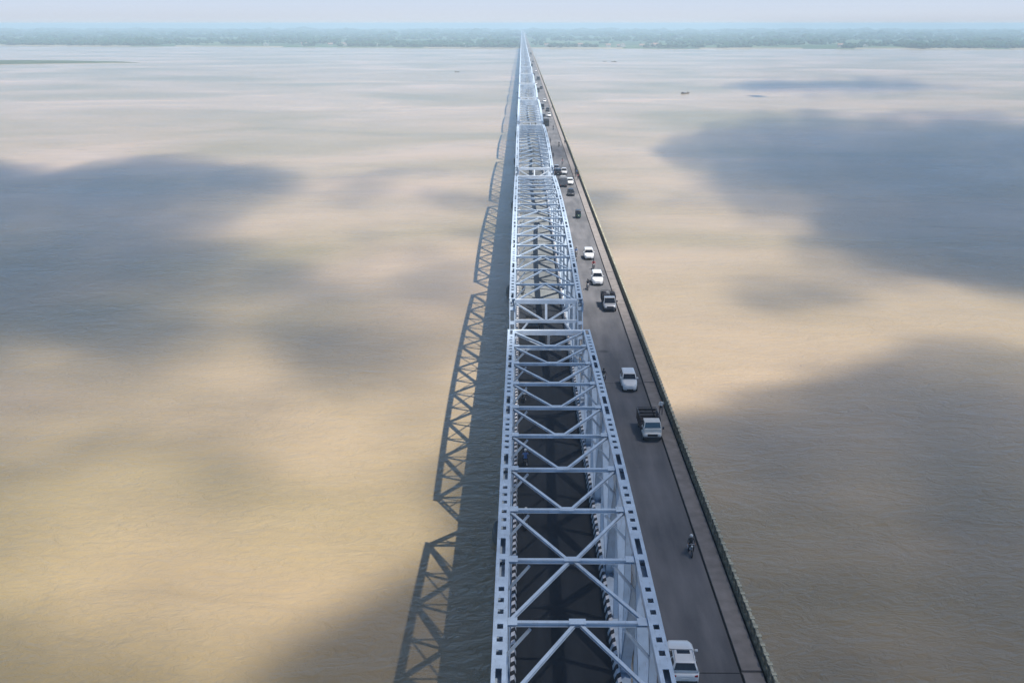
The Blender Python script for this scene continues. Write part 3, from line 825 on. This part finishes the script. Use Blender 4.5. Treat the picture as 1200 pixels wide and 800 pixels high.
def car(label, loc, rz, paint, Ln=4.3, W=1.8, H=1.62, suv=True, sunroof=False, cat='car', group=None, name='car', hood=1.15, boxy=False):
    t = empty(name, loc, rz); tag(t, label, cat, group)
    hl, hw = Ln / 2, W / 2; bz = .24; belt = H * (.68 if boxy else .64)
    m_ = MB()
    st = [(-hl, hw * .66, bz + .18, belt * .82), (-hl + .05, hw * .82, bz + .08, belt * .92), (-hl + .16, hw * .92, bz + .02, belt * .98), (-hl + .5, hw, bz, belt), (0, hw, bz, belt + .01),
          (hl - hood - .1, hw, bz, belt), (hl - hood + .35, hw * .985, bz, belt * .965), (hl - .65, hw * .95, bz, belt * .90), (hl - .36, hw * .86, bz + .02, belt * .83), (hl - .15, hw * .72, bz + .06, belt * .76), (hl - .03, hw * .52, bz + .12, belt * .68), (hl, hw * .38, bz + .16, belt * .62)]
    m_.loft([rr(*s) for s in st])
    if boxy: sl_f, sl_r = .42, .12
    else: sl_f, sl_r = (.72, .38) if Ln < 4.5 else (1.05, .30)
    y0, y1 = -hl + .12, hl - hood + .12
    tum = .20 if not boxy else .12
    zt = H
    B = [(-hw + .04, y0, belt - .03), (hw - .04, y0, belt - .03), (hw - .04, y1, belt - .03), (-hw + .04, y1, belt - .03)]
    Tt = [(-hw + tum + .04, y0 + sl_r, zt), (hw - tum - .04, y0 + sl_r, zt), (hw - tum - .04, y1 - sl_f, zt), (-hw + tum + .04, y1 - sl_f, zt)]
    body = m_.build('body', paint, t)
    m_ = MB()
    def plan(u, sh, dz=0.0, rad=.16 if boxy else .30):
        c = [Vector(B[i]).lerp(Vector(Tt[i]), u) for i in range(4)]; cc = sum(c, Vector()) / 4
        c = [cc + (p_ - cc) * (1 - sh) for p_ in c]; ring = []
        for i in range(4):
            a_, b_, d_ = c[i - 1], c[i], c[(i + 1) % 4]
            r_ = min(rad, (a_ - b_).length * .45, (d_ - b_).length * .45)
            p0, p1 = b_ + (a_ - b_).normalized() * r_, b_ + (d_ - b_).normalized() * r_
            for k_ in range(5):
                w_ = k_ / 4; q_ = p0 * (1 - w_) ** 2 + b_ * 2 * w_ * (1 - w_) + p1 * w_ ** 2; ring.append((q_.x, q_.y, q_.z + dz))
        return ring
    m_.loft([plan(0, 0), plan(.5, -.012), plan(.9, 0), plan(1, .03), plan(1, .10, .03), plan(1, .3, .045)])
    rf = m_.build('roof', paint, t)
    def lerp(a, b, u): return tuple(a[i] + (b[i] - a[i]) * u for i in range(3))
    def face(a, b, c, d, lo, hi): return [lerp(a, d, lo), lerp(b, c, lo), lerp(b, c, hi), lerp(a, d, hi)]
    glasspane('windscreen', face(B[2], B[3], Tt[3], Tt[2], .08, 1.0), t, off=.022, inset=.11)
    glasspane('rear_window', face(B[0], B[1], Tt[1], Tt[0], .22, 1.0), t, off=.022, inset=.15)
    for sd, (a, b, c, d) in ((-1, (B[3], B[0], Tt[0], Tt[3])), (1, (B[1], B[2], Tt[2], Tt[1]))):
        for u0, u1 in ((.04, .49), (.52, .96)):
            glasspane('side_window', [lerp(a, b, u0), lerp(a, b, u1), lerp(d, c, u1), lerp(d, c, u0)], t, inset=.13)
    for y in (hl - .78, -hl + .80):
        for sd in (-1, 1): wheel(t, sd * (hw - .08), y, .34, .24)
    for sd in (-1, 1):
        m_ = MB(); m_.box(sd * hw * .58 - .11, sd * hw * .58 + .11, hl - .40, hl - .17, belt * .66, belt * .77); m_.build('headlight', M['lamp_c'], t, bevel=.02)
        m_ = MB(); m_.box(sd * hw * .74 - .11, sd * hw * .74 + .11, -hl + .01, -hl + .25, belt * .76, belt * .88); m_.build('tail_light', M['lamp_r'], t, bevel=.02)
        m_ = MB(); m_.box(sd * (hw + .05) - .11, sd * (hw + .05) + .11, y1 - .42, y1 - .28, belt + .02, belt + .17); m_.build('mirror', paint, t, bevel=.03)
        if suv:
            m_ = MB(); m_.tube((sd * (hw - tum - .12), y0 + sl_r + .15, zt + .05), (sd * (hw - tum - .12), y1 - sl_f - .15, zt + .05), .022); m_.build('roof_rail', M['rim'], t)
    m_ = MB(); m_.box(-hw * .42, hw * .42, hl - .20, hl + .02, bz + .02, bz + .24); m_.build('front_bumper', M['black'], t, bevel=.04)
    m_ = MB(); m_.box(-hw * .84, hw * .84, -hl - .06, -hl + .14, bz + .02, bz + .26); m_.build('rear_bumper', M['black'], t, bevel=.04)
    m_ = MB(); m_.box(-.26, .26, -hl - .03, -hl - .005, .56, .68); m_.build('number_plate', M['plate'], t)
    if sunroof:
        m_ = MB(); m_.box(-.42, .42, y1 - sl_f - .55, y1 - sl_f - .12, zt + .03, zt + .056); m_.build('sunroof', M['glass'], t)
    return t
def truck(label, loc, rz, cabm, bedm, Lb=3.1, W=2.0, H=2.0, load=None, cat='truck', group=None, tall=1.0, bonnet=True, name='truck'):
    """small lorry: short bonnet, cab and an open slatted bed"""
    t = empty(name, loc, rz); tag(t, label, cat, group)
    hw = W / 2 * .94; bl = .95 if bonnet else .25
    Lc = 1.45; tot = Lb + Lc + bl; yf = tot / 2; yc1 = yf - bl; yc0 = yc1 - Lc; yb0 = -tot / 2
    m_ = MB()
    m_.loft([rr(yc0, hw, .5, 1.15), rr(yc1 - .1, hw, .5, 1.15), rr(yc1 + .1, hw * .98, .5, 1.12), rr(yf - .12, hw * .93, .5, 1.0), rr(yf, hw * .86, .55, .92)])
    zg = 1.10 if bonnet else 1.42
    if not bonnet: m_.loft([rr(yc0 + .01, hw - .012, 1.0, 1.44), rr(yc1 + .12, hw - .03, 1.0, 1.44)])
    B = [(-hw + .03, yc0 + .02, zg), (hw - .03, yc0 + .02, zg), (hw - .03, yc1 + .05, zg), (-hw + .03, yc1 + .05, zg)]
    Tt = [(-hw + .14, yc0 + .06, H), (hw - .14, yc0 + .06, H), (hw - .14, yc1 - (.40 if bonnet else .12), H), (-hw + .14, yc1 - (.40 if bonnet else .12), H)]
    m_.hexa(B + Tt); m_.build('cab', M[cabm], t, bevel=.05)
    glasspane('windscreen', [B[2], B[3], Tt[3], Tt[2]], t, inset=.1)
    glasspane('side_window', [B[3], B[0], Tt[0], Tt[3]], t, inset=.2); glasspane('side_window', [B[1], B[2], Tt[2], Tt[1]], t, inset=.2)
    m_ = MB()
    for sd in (-1, 1): m_.box(sd * .45 - .07, sd * .45 + .07, yb0 + .1, yf - .4, .42, .60)
    m_.build('chassis', M['black'], t)
    w2 = W / 2; y1 = yc0 - .08; zb = .78; zt = zb + .95 * tall
    m_ = MB(); m_.box(-w2, w2, yb0, y1, zb - .1, zb); bed = m_.build('cargo_bed', M[bedm], t)
    m_ = MB()
    for sd in (-1, 1):
        x0, x1 = sorted((sd * w2, sd * (w2 - .05)))
        for k in range(3): m_.box(x0, x1, yb0 + .05, y1 - .05, zb + .02 + k * .32 * tall, zb + .25 * tall + k * .32 * tall)
        for k in range(5):
            yy = yb0 + .1 + k * (y1 - yb0 - .26) / 4; xa, xb = sorted((sd * (w2 + .001), sd * (w2 + .05))); m_.box(xa, xb, yy, yy + .06, zb - .08, zt + .06)
    for yy in (yb0, y1 - .05):
        for k in range(3): m_.box(-w2 + .06, w2 - .06, yy, yy + .05, zb + .02 + k * .32 * tall, zb + .25 * tall + k * .32 * tall)
    m_.build('side_boards', M[bedm], bed)
    m_ = MB()
    for yy in (y1 - .12, (yb0 + y1) / 2, yb0 + .06): m_.tube((-w2, yy, zt + .09), (w2, yy, zt + .09), .03)
    for sd in (-1, 1): m_.tube((sd * w2, yb0, zt + .09), (sd * w2, y1, zt + .09), .03)
    m_.build('top_bars', M['black'], bed)
    for y, dx in ((yf - .7, 0), (yb0 + .95, 0)):
        for sd in (-1, 1): wheel(t, sd * (hw - .1), y, .38, .24)
    for sd in (-1, 1):
        m_ = MB(); m_.box(sd * hw * .68 - .12, sd * hw * .68 + .12, yf - .1, yf + .02, .68, .86); m_.build('headlight', M['lamp_c'], t, bevel=.02)
        m_ = MB(); m_.box(sd * (hw + .14) - .09, sd * (hw + .14) + .09, yc1 - .12, yc1 - .02, 1.3, 1.55); m_.build('mirror', M['black'], t)
        m_ = MB(); m_.box(sd * .75 - .1, sd * .75 + .1, yb0 - .03, yb0 - .002, .55, .68); m_.build('tail_light', M['lamp_r'], t)
    m_ = MB(); m_.box(-hw * .9, hw * .9, yf + .0, yf + .12, .45, .62); m_.build('bumper', M['black'], t, bevel=.03)
    m_ = MB(); m_.box(-.5, .5, yf - .01, yf + .03, .66, .88); m_.build('grille', M['black'], t)
    if load == 'sacks':
        for i in range(12):
            m_ = MB(); m_.ball((0, 0, 0), .36, (1.0, 1.15, .62), 2, .06)
            s_ = m_.build('sack', M[random.choice(['shirt_dark', 'greyblue', 'trouser', 'shirt_dark'])]); 
            ly = yb0 + .5 + (i % 4) * (y1 - yb0 - 1.0) / 3; lx = (-.55, 0, .55)[i // 4]
            lz = zb + .22 + random.uniform(.15, .75)
            p = Matrix.Rotation(rz, 3, 'Z') @ Vector((lx, ly, lz)); s_.location = Vector(loc) + p; s_.rotation_euler = (0, 0, rz + random.uniform(-.4, .4))
            tag(s_, 'dark sack heaped on the bed of the dark lorry with a silver cab', 'sack', 'sacks on the dark lorry')
    if load == 'canvas':
        m_ = MB(); rg = lambda y: [(-w2 + .02, y, zb + .1), (w2 - .02, y, zb + .1), (w2 - .02, y, zt + .5), (w2 * .6, y, zt + .8), (-w2 * .6, y, zt + .8), (-w2 + .02, y, zt + .5)]
        m_.loft([rg(yb0 + .08), rg(y1 - .08)]); m_.build('canvas_cover', M['greyblue'], bed, bevel=.05)
        m_ = MB(); m_.box(-w2 * .62, w2 * .62, y1 - .9, y1 - .1, zt + .802, zt + .83); m_.build('roof_sheet', M['offwhite'], bed)
    if load == 'bales':
        for i in range(4):
            m_ = MB(); m_.box(-.4, .4, -.38, .38, 0, .55)
            b_ = m_.build('bale', M['tarp'], None, bevel=.08)
            p = Matrix.Rotation(rz, 3, 'Z') @ Vector(((-.45, .45)[i % 2], yb0 + .6 + (i // 2) * .95, zb + .004)); b_.location = Vector(loc) + p; b_.rotation_euler = (0, 0, rz)
            tag(b_, 'tan wrapped bale on the bed of the dark lorry inside the truss', 'bale', 'bales on the lorry inside the truss')
    return t
def motorbike_proto(label, loc, rz, paint='black', group=None):
    t = empty('motorcycle', loc, rz); tag(t, label, 'motorcycle', group)
    for y in (.66, -.62):
        wheel(t, 0, y, .31, .11)
    m_ = MB()
    m_.tube((0, .66, .31), (0, .42, .98), .035); m_.tube((0, -.62, .33), (0, -.05, .42), .035); m_.tube((0, -.05, .42), (0, .42, .86), .035); m_.tube((0, -.62, .70), (0, .30, .80), .03)
    m_.tube((0, -.62, .33), (0, -.55, .72), .03)
    m_.build('frame', M['black'], t)
    m_ = MB(); m_.ball((0, .18, .86), .2, (.62, 1.35, .6), 2); m_.build('fuel_tank', M[paint], t)
    m_ = MB(); m_.loft([rr(-.75, .10, .74, .82, .02, .02), rr(-.3, .14, .73, .80, .02, .03), rr(0, .10, .74, .82, .02, .02)]); m_.build('seat', M['black'], t)
    m_ = MB(); m_.ball((0, .05, .48), .17, (.7, 1.1, 1), 1); m_.tube((.12, -.05, .36), (.14, -.8, .42), .04); m_.build('engine', M['rim'], t)
    m_ = MB(); m_.tube((-.33, .40, 1.04), (.33, .40, 1.04), .02); m_.build('handlebar', M['rim'], t)
    m_ = MB(); m_.ball((0, .55, .92), .09, (1, .8, 1), 2); m_.build('headlight', M['lamp_c'], t)
    m_ = MB(); m_.box(-.06, .06, -.98, -.55, .58, .64); m_.build('mudguard', M[paint], t, bevel=.01)
    return t
def rickshaw(label, loc, rz, body='green_dark', roof='black', group=None):
    t = empty('auto_rickshaw', loc, rz); tag(t, label, 'auto rickshaw', group)
    m_ = MB()
    m_.loft([rr(-1.3, .60, .32, .95), rr(-.6, .65, .28, .9), rr(.3, .62, .28, .62), rr(.8, .50, .30, .92), rr(1.25, .25, .35, .80)])
    m_.build('body', M[body], t, bevel=.03)
    m_ = MB()
    m_.loft([rr(-1.28, .60, 1.45, 1.62, .05), rr(-.9, .64, 1.6, 1.74, .05), rr(.4, .62, 1.62, 1.74, .05), rr(.85, .52, 1.50, 1.64, .05)])
    m_.box(-.58, .58, -1.3, -1.24, .9, 1.6)
    m_.build('canopy', M[roof], t)
    m_ = MB()
    for sd in (-1, 1):
        m_.tube((sd * .56, .95, .85), (sd * .52, .72, 1.6), .025); m_.tube((sd * .6, -.25, .6), (sd * .6, -.25, 1.66), .022); m_.tube((sd * .58, -1.2, .85), (sd * .58, -1.2, 1.55), .022)
    m_.build('canopy_frame', M['black'], t)
    glasspane('windscreen', [(.50, 1.0, .92), (-.50, 1.0, .92), (-.46, .80, 1.52), (.46, .80, 1.52)], t)
    wheel(t, 0, 1.0, .22, .12); wheel(t, -.56, -.85, .22, .12); wheel(t, .56, -.85, .22, .12)
    m_ = MB(); m_.ball((0, 1.24, .68), .08); m_.build('headlight', M['lamp_c'], t)
    return t
def bus(label, loc, rz, paint, Ln=9.0, group=None):
    t = empty('bus', loc, rz); tag(t, label, 'bus', group)
    m_ = MB(); hl = Ln / 2
    m_.loft([rr(-hl, 1.12, .5, 2.9, .1, .15), rr(-hl + .15, 1.2, .4, 3.05, .1, .15), rr(hl - .2, 1.2, .4, 3.05, .1, .15), rr(hl, 1.1, .5, 2.85, .1, .15)])
    m_.build('body', M[paint], t)
    glasspane('windscreen', [(1.05, hl - .01, 1.3), (-1.05, hl - .01, 1.3), (-1.05, hl - .01, 2.6), (1.05, hl - .01, 2.6)], t, off=.03)
    glasspane('rear_window', [(-1.0, -hl + .01, 1.6), (1.0, -hl + .01, 1.6), (1.0, -hl + .01, 2.6), (-1.0, -hl + .01, 2.6)], t, off=.03)
    for sd in (-1, 1):
        for k in range(6):
            y = -hl + .8 + k * (Ln - 1.6) / 6
            m_ = MB(); a, b = sorted((sd * 1.195, sd * 1.215)); m_.box(a, b, y, y + (Ln - 1.6) / 6 - .12, 1.6, 2.4); m_.build('window', M['glass'], t)
        for y in (hl - 1.6, -hl + 1.8): wheel(t, sd * 1.05, y, .46, .28)
    m_ = MB(); m_.box(-.9, .9, -hl + 1.5, hl - 1.5, 3.052, 3.14); m_.build('roof_rack', M['greyblue'], t)
    return t

def place(px, py, hh=39.8):            # where a thing on the roadway stands, worked out from the survey of the photograph
    k = hh * 1352.2 / (py - 28.0)
    return ((px - 611.0) / (py - 28.0) * hh / .9614, (k - hh * .2751) / .9614, DZ + .004)

car('white SUV with a black sunroof, nearest car on the concrete road', (10.55, 64.2, DZ + .004), R(-1.5), M['white'], 4.6, 1.86, 1.58, sunroof=True, hood=1.75)
truck('small lorry with an off-white cab and an empty dark open bed', (13.25, 107.6, DZ + .004), PI + R(1), 'offwhite', 'red_dark', Lb=3.6, W=2.0, H=2.05, tall=1.1, bonnet=False)
car('boxy white jeep with a long flat roof between the lorry and the dark loaded lorry', (12.5, 122.6, DZ + .004), PI, M['white'], 4.1, 1.75, 1.85, suv=False, boxy=True, hood=1.2)
truck('dark lorry with a silver cab heaped with dark sacks', (13.05, 160.5, DZ + .004), PI, 'silver', 'shirt_dark', Lb=3.6, W=1.95, H=1.9, load='sacks', tall=1.1)
car('white van-like SUV just behind the dark loaded lorry', (12.36, 176.4, DZ + .004), PI, M['white'], 4.3, 1.8, 1.9, suv=False, boxy=True)
car('white hatchback beside two motorcycles, third white car ahead of the lorry', (12.16, 196.5, DZ + .004), PI, M['white'], 4.0, 1.75, 1.7, suv=False, boxy=True)
rickshaw('dark auto rickshaw alone on the road ahead of the canvas lorry', (12.4, 239.6, DZ + .004), PI)
truck('grey canvas-covered lorry with a white front roof sheet, close to the truss', (10.85, 289, DZ + .004), 0, 'white', 'greyblue', Lb=4.2, W=2.15, H=2.2, load='canvas', bonnet=False)
car('black car near the canvas-covered lorry', (12.2, 272.7, DZ + .004), PI, M['black'], 4.0, 1.7, 1.5, suv=False)
car('white car level with the canvas-covered lorry, nearer the kerb', (12.8, 292, DZ + .004), PI, M['white'], 4.0, 1.75, 1.6, suv=False, boxy=True)
car('white car second beyond the canvas-covered lorry, nearer the kerb', (12.0, 313, DZ + .004), PI, M['white'], 4.0, 1.75, 1.6, suv=False)
car('silver car beyond the canvas-covered lorry, nearer the truss', (10.1, 321, DZ + .004), 0, M['silver'], 4.1, 1.75, 1.6, suv=False)
car('black jeep right behind the silver car near the truss', (10.2, 311, DZ + .004), 0, M['black'], 4.0, 1.75, 1.8, suv=False, boxy=True)
bus('dark bus far along the concrete road', (10.2, 467, DZ + .004), PI, 'black', 8.5)
g = 'vehicles tiny in the distance'
random.seed(11)
for i, (x, y) in enumerate([(10.0, 505), (12.5, 512), (10.1, 560), (12.6, 545), (12.4, 610), (9.9, 700), (12.7, 735), (10.0, 790), (12.5, 850), (10.1, 930), (12.6, 1010), (10.0, 1120),
                            (12.4, 1250), (10.2, 1380), (12.5, 1560), (10.1, 1750), (12.4, 1980), (10.0, 2250)]):
    k = i % 3
    if k == 0: car('dark car among the tiny distant traffic', (x, y, DZ + .004), PI, M['black'], 4.1, 1.75, 1.7, suv=False, group=g + ', dark cars')
    elif k == 1: car('white car among the tiny distant traffic', (x, y, DZ + .004), PI, M['white'], 4.1, 1.75, 1.7, suv=False, group=g + ', white cars')
    else: bus('dark bus among the tiny distant traffic', (x, y, DZ + .004), PI, 'greyblue', 8.0, group=g + ', buses')
truck('dark lorry carrying tan bales on the roadway inside the truss', (1.5, 146.5, DZ + .004), PI, 'black', 'shirt_dark', Lb=2.8, W=1.9, H=2.0, load='bales', bonnet=False)

def ride(x, y, rz, shirt, helmet, lab_b, lab_p, paint='black', group=None):
    z = DZ + .006
    motorbike_proto(lab_b, (x, y, z), rz, paint, group)
    person('ride', shirt, (x, y, z), rz, lab_p, helmet, group)
ride(13.55, 80.5, PI, 'shirt_dark', 'shirt_white', 'black motorcycle close to the walkway, nearest on the concrete road', 'rider in a dark shirt on the nearest motorcycle by the walkway', 'black')
ride(9.75, 124.6, PI, 'shirt_dark', 'black', 'dark motorcycle running close beside the truss, level with the boxy white jeep', 'dark clothed rider close beside the truss, level with the boxy jeep', 'green_dark')
ride(10.6, 172, PI, 'shirt_dark', 'black', 'motorcycle between truss and the white SUV behind the dark lorry', 'rider between the truss and the white SUV behind the dark lorry')
ride(12.45, 187, PI, 'shirt_red', 'black', 'motorcycle directly between two white cars', 'red shirted rider directly between two white cars')
ride(9.55, 192, PI, 'shirt_dark', 'black', 'nearer of two motorcycles beside the white hatchback', 'rider on the nearer of two motorcycles beside the white hatchback')
ride(9.95, 198, PI, 'shirt_blue', 'black', 'farther of two motorcycles beside the white hatchback', 'blue shirted rider on the farther of two motorcycles')
ride(12.3, 335, PI, 'shirt_pink', 'black', 'motorcycle just beyond the white cars past the canvas lorry', 'rider in pink beyond the white cars past the canvas lorry')
ride(10.0, 352, 0, 'shirt_dark', 'black', 'lone motorcycle near the truss, short of the dark bus', 'lone dark rider near the truss, short of the dark bus')
ride(0.45, 85.3, 0, 'shirt_dark', 'shirt_white', 'nearest motorcycle inside the truss, beside the left striped barrier', 'rider with a white helmet nearest inside the truss', 'shirt_blue')
ride(0.45, 98.6, 0, 'shirt_blue', 'shirt_white', 'second motorcycle inside the truss, beside the left striped barrier', 'blue shirted rider second inside the truss')
ride(0.40, 117.6, 0, 'shirt_white', 'black', 'third motorcycle inside the truss, near its first joint', 'white shirted rider near the first truss joint')
ride(0.35, 169, 0, 'shirt_dark', 'black', 'dark motorcycle inside the second truss span, beyond the bale lorry', 'dark rider inside the second truss span')
person('walk', 'shirt_white', (15.1, 113, DZ + .144), PI, 'pedestrian in a white shirt and dark trousers on the walkway by the lorry')
person('stand', 'shirt_orange', (7.25, 68.6, DZ + .0), R(80), 'person in orange on the ledge between truss and concrete road')
gm = 'motorcycles far along the concrete road'
for x, y, r_ in ((9.9, 372, 0), (12.9, 385, PI), (10.3, 398, 0), (9.8, 432, 0), (12.7, 448, PI), (10.1, 486, 0), (12.9, 530, PI), (10.2, 590, 0)):
    motorbike_proto('far off dark motorcycle beyond the cars, short of the tiny distant traffic', (x, y, DZ + .006), r_, 'black', gm)
    person('ride', 'shirt_dark', (x, y, DZ + .006), r_, 'dark clothed rider on a far off motorcycle', 'black', 'riders far along the concrete road')
pg = 'people standing by the balustrade'
for i, (x, y, s, a) in enumerate([(15.0, 306, 'shirt_dark', 30), (15.35, 309, 'shirt_blue', 200), (15.1, 312.5, 'shirt_dark', 100), (15.3, 300, 'shirt_red', 60), (15.2, 392, 'shirt_dark', 0), (15.2, 560, 'shirt_dark', 90)]):
    labs = ['person in dark clothes, nearest of three close together on the walkway', 'person in a blue shirt among three on the walkway', 'person in dark clothes, farthest of three close together on the walkway',
            'person in a red shirt standing just short of a group of three on the walkway', 'lone dark clothed person on the walkway beyond the group of three', 'far off dark clothed person on the walkway, level with the bus traffic']
    person('walk' if i > 3 else 'stand', s, (x, y, DZ + .144), R(a), labs[i], group=pg)

# ------------------------------------------------------------------ boats
def boat(label, loc, rz, Ln=8.0, cab=True, group=None):
    t = empty('boat', loc, rz); tag(t, label, 'boat', group)
    m_ = MB(); rings = []
    for i in range(13):
        u = i / 12 * 2 - 1; hw = .95 * (1 - abs(u) ** 2.6) + .05; sh = .55 + .75 * abs(u) ** 2.2; kz = -.3 + .55 * abs(u) ** 3
        y = u * Ln / 2
        rings.append([(-hw, y, sh), (-hw * .75, y, (sh + kz) / 2 - .08), (0, y, kz), (hw * .75, y, (sh + kz) / 2 - .08), (hw, y, sh), (hw - .07 if hw > .1 else hw * .6, y, sh), (hw * .65, y, kz + .3), (-hw * .65, y, kz + .3), (-hw + .07 if hw > .1 else -hw * .6, y, sh)])
    m_.loft(rings); hull = m_.build('hull', M['wood'], t)
    m_ = MB()
    for u in (-.5, 0, .45): m_.box(-.8, .8, u * Ln / 2 - .12, u * Ln / 2 + .12, .42, .47)
    m_.build('thwart', M['wood'], t)
    if cab:
        m_ = MB(); rg = lambda y: [(.85 * math.cos(a), y, .55 + 1.15 * math.sin(a)) for a in [PI * k / 8 for k in range(9)]] + [(.80 * math.cos(a), y, .53 + 1.09 * math.sin(a)) for a in [PI * k / 8 for k in range(8, -1, -1)]]
        m_.loft([rg(-Ln * .32), rg(Ln * .02)]); m_.build('canopy', M['greyblue'], t)
    p = Matrix.Rotation(rz, 3, 'Z') @ Vector((0, Ln * .3, .25)); 
    person('stand', 'shirt_dark', (loc[0] + p.x, loc[1] + p.y, loc[2] + p.z), rz, 'boatman in the ' + label.replace(' on the river', '').replace(' below the far bank',''))
    return t
boat('dark wooden boat with a hooped canopy, nearest boat on the river', (138.5, 962, 0), R(-50), 10.5)
boat('small dark boat left of the bridge on the river', (-79, 1395, 0), R(75), 6.0, False)
boat('dark boat nearer the bridge of the two below the far bank', (130, 1790, 0), R(80), 6.0, False)
boat('long dark boat farther from the bridge of the two below the far bank', (143, 1772, 0), R(85), 8.5)

# ------------------------------------------------------------------ far houses
def house(x, y, w_, d_, h_, flat, lab, grp):
    t = empty('house', (x, y, 3.0), R(random.uniform(-15, 15))); tag(t, lab, 'house', grp)
    m_ = MB(); m_.box(-w_ / 2, w_ / 2, -d_ / 2, d_ / 2, -1, h_); wl_ = m_.build('wall', M['plaster'], t)
    m_ = MB()
    if flat:
        m_.box(-w_ / 2 - .3, w_ / 2 + .3, -d_ / 2 - .3, d_ / 2 + .3, h_ + .003, h_ + .3); m_.box(-1.5, 1.5, -1.2, 1.2, h_ + .303, h_ + 2.4)
        m_.build('roof', M['plaster'], t)
    else:
        m_.loft([[(-w_ / 2 - .5, -d_ / 2 - .5, h_), (w_ / 2 + .5, -d_ / 2 - .5, h_), (w_ / 2 + .5, 0, h_ + d_ * .32), (-w_ / 2 - .5, 0, h_ + d_ * .32)],
                 [(-w_ / 2 - .5, d_ / 2 + .5, h_), (w_ / 2 + .5, d_ / 2 + .5, h_), (w_ / 2 + .5, .01, h_ + d_ * .32), (-w_ / 2 - .5, .01, h_ + d_ * .32)]])
        m_.build('roof', M['roof_t'], t)
    n = max(2, int(w_ / 3.2))
    for k in range(n):
        xx = -w_ / 2 + (k + .5) * w_ / n
        m_ = MB(); m_.box(xx - .55, xx + .55, -d_ / 2 - .04, -d_ / 2 + .02, 1.0, 2.3); m_.build('window', M['window'], t)
random.seed(5)
for i in range(26):
    side = 1 if i % 5 < 3 else -1
    x = side * random.choice([60, 95, 130, 190, 260, 340, 450, 620, 900]) * random.uniform(.8, 1.25) if side > 0 else -random.uniform(30, 700)
    fl = random.random() < .6
    lab = 'small flat-roofed plaster house on the far bank' if fl else 'small pitched-roof house on the far bank'
    house(x, bank_y(x) + random.uniform(14, 90), random.uniform(8, 16), random.uniform(7, 10), random.uniform(3.2, 7.5), fl, lab, 'flat roofed houses on the far bank' if fl else 'pitched roof houses on the far bank')
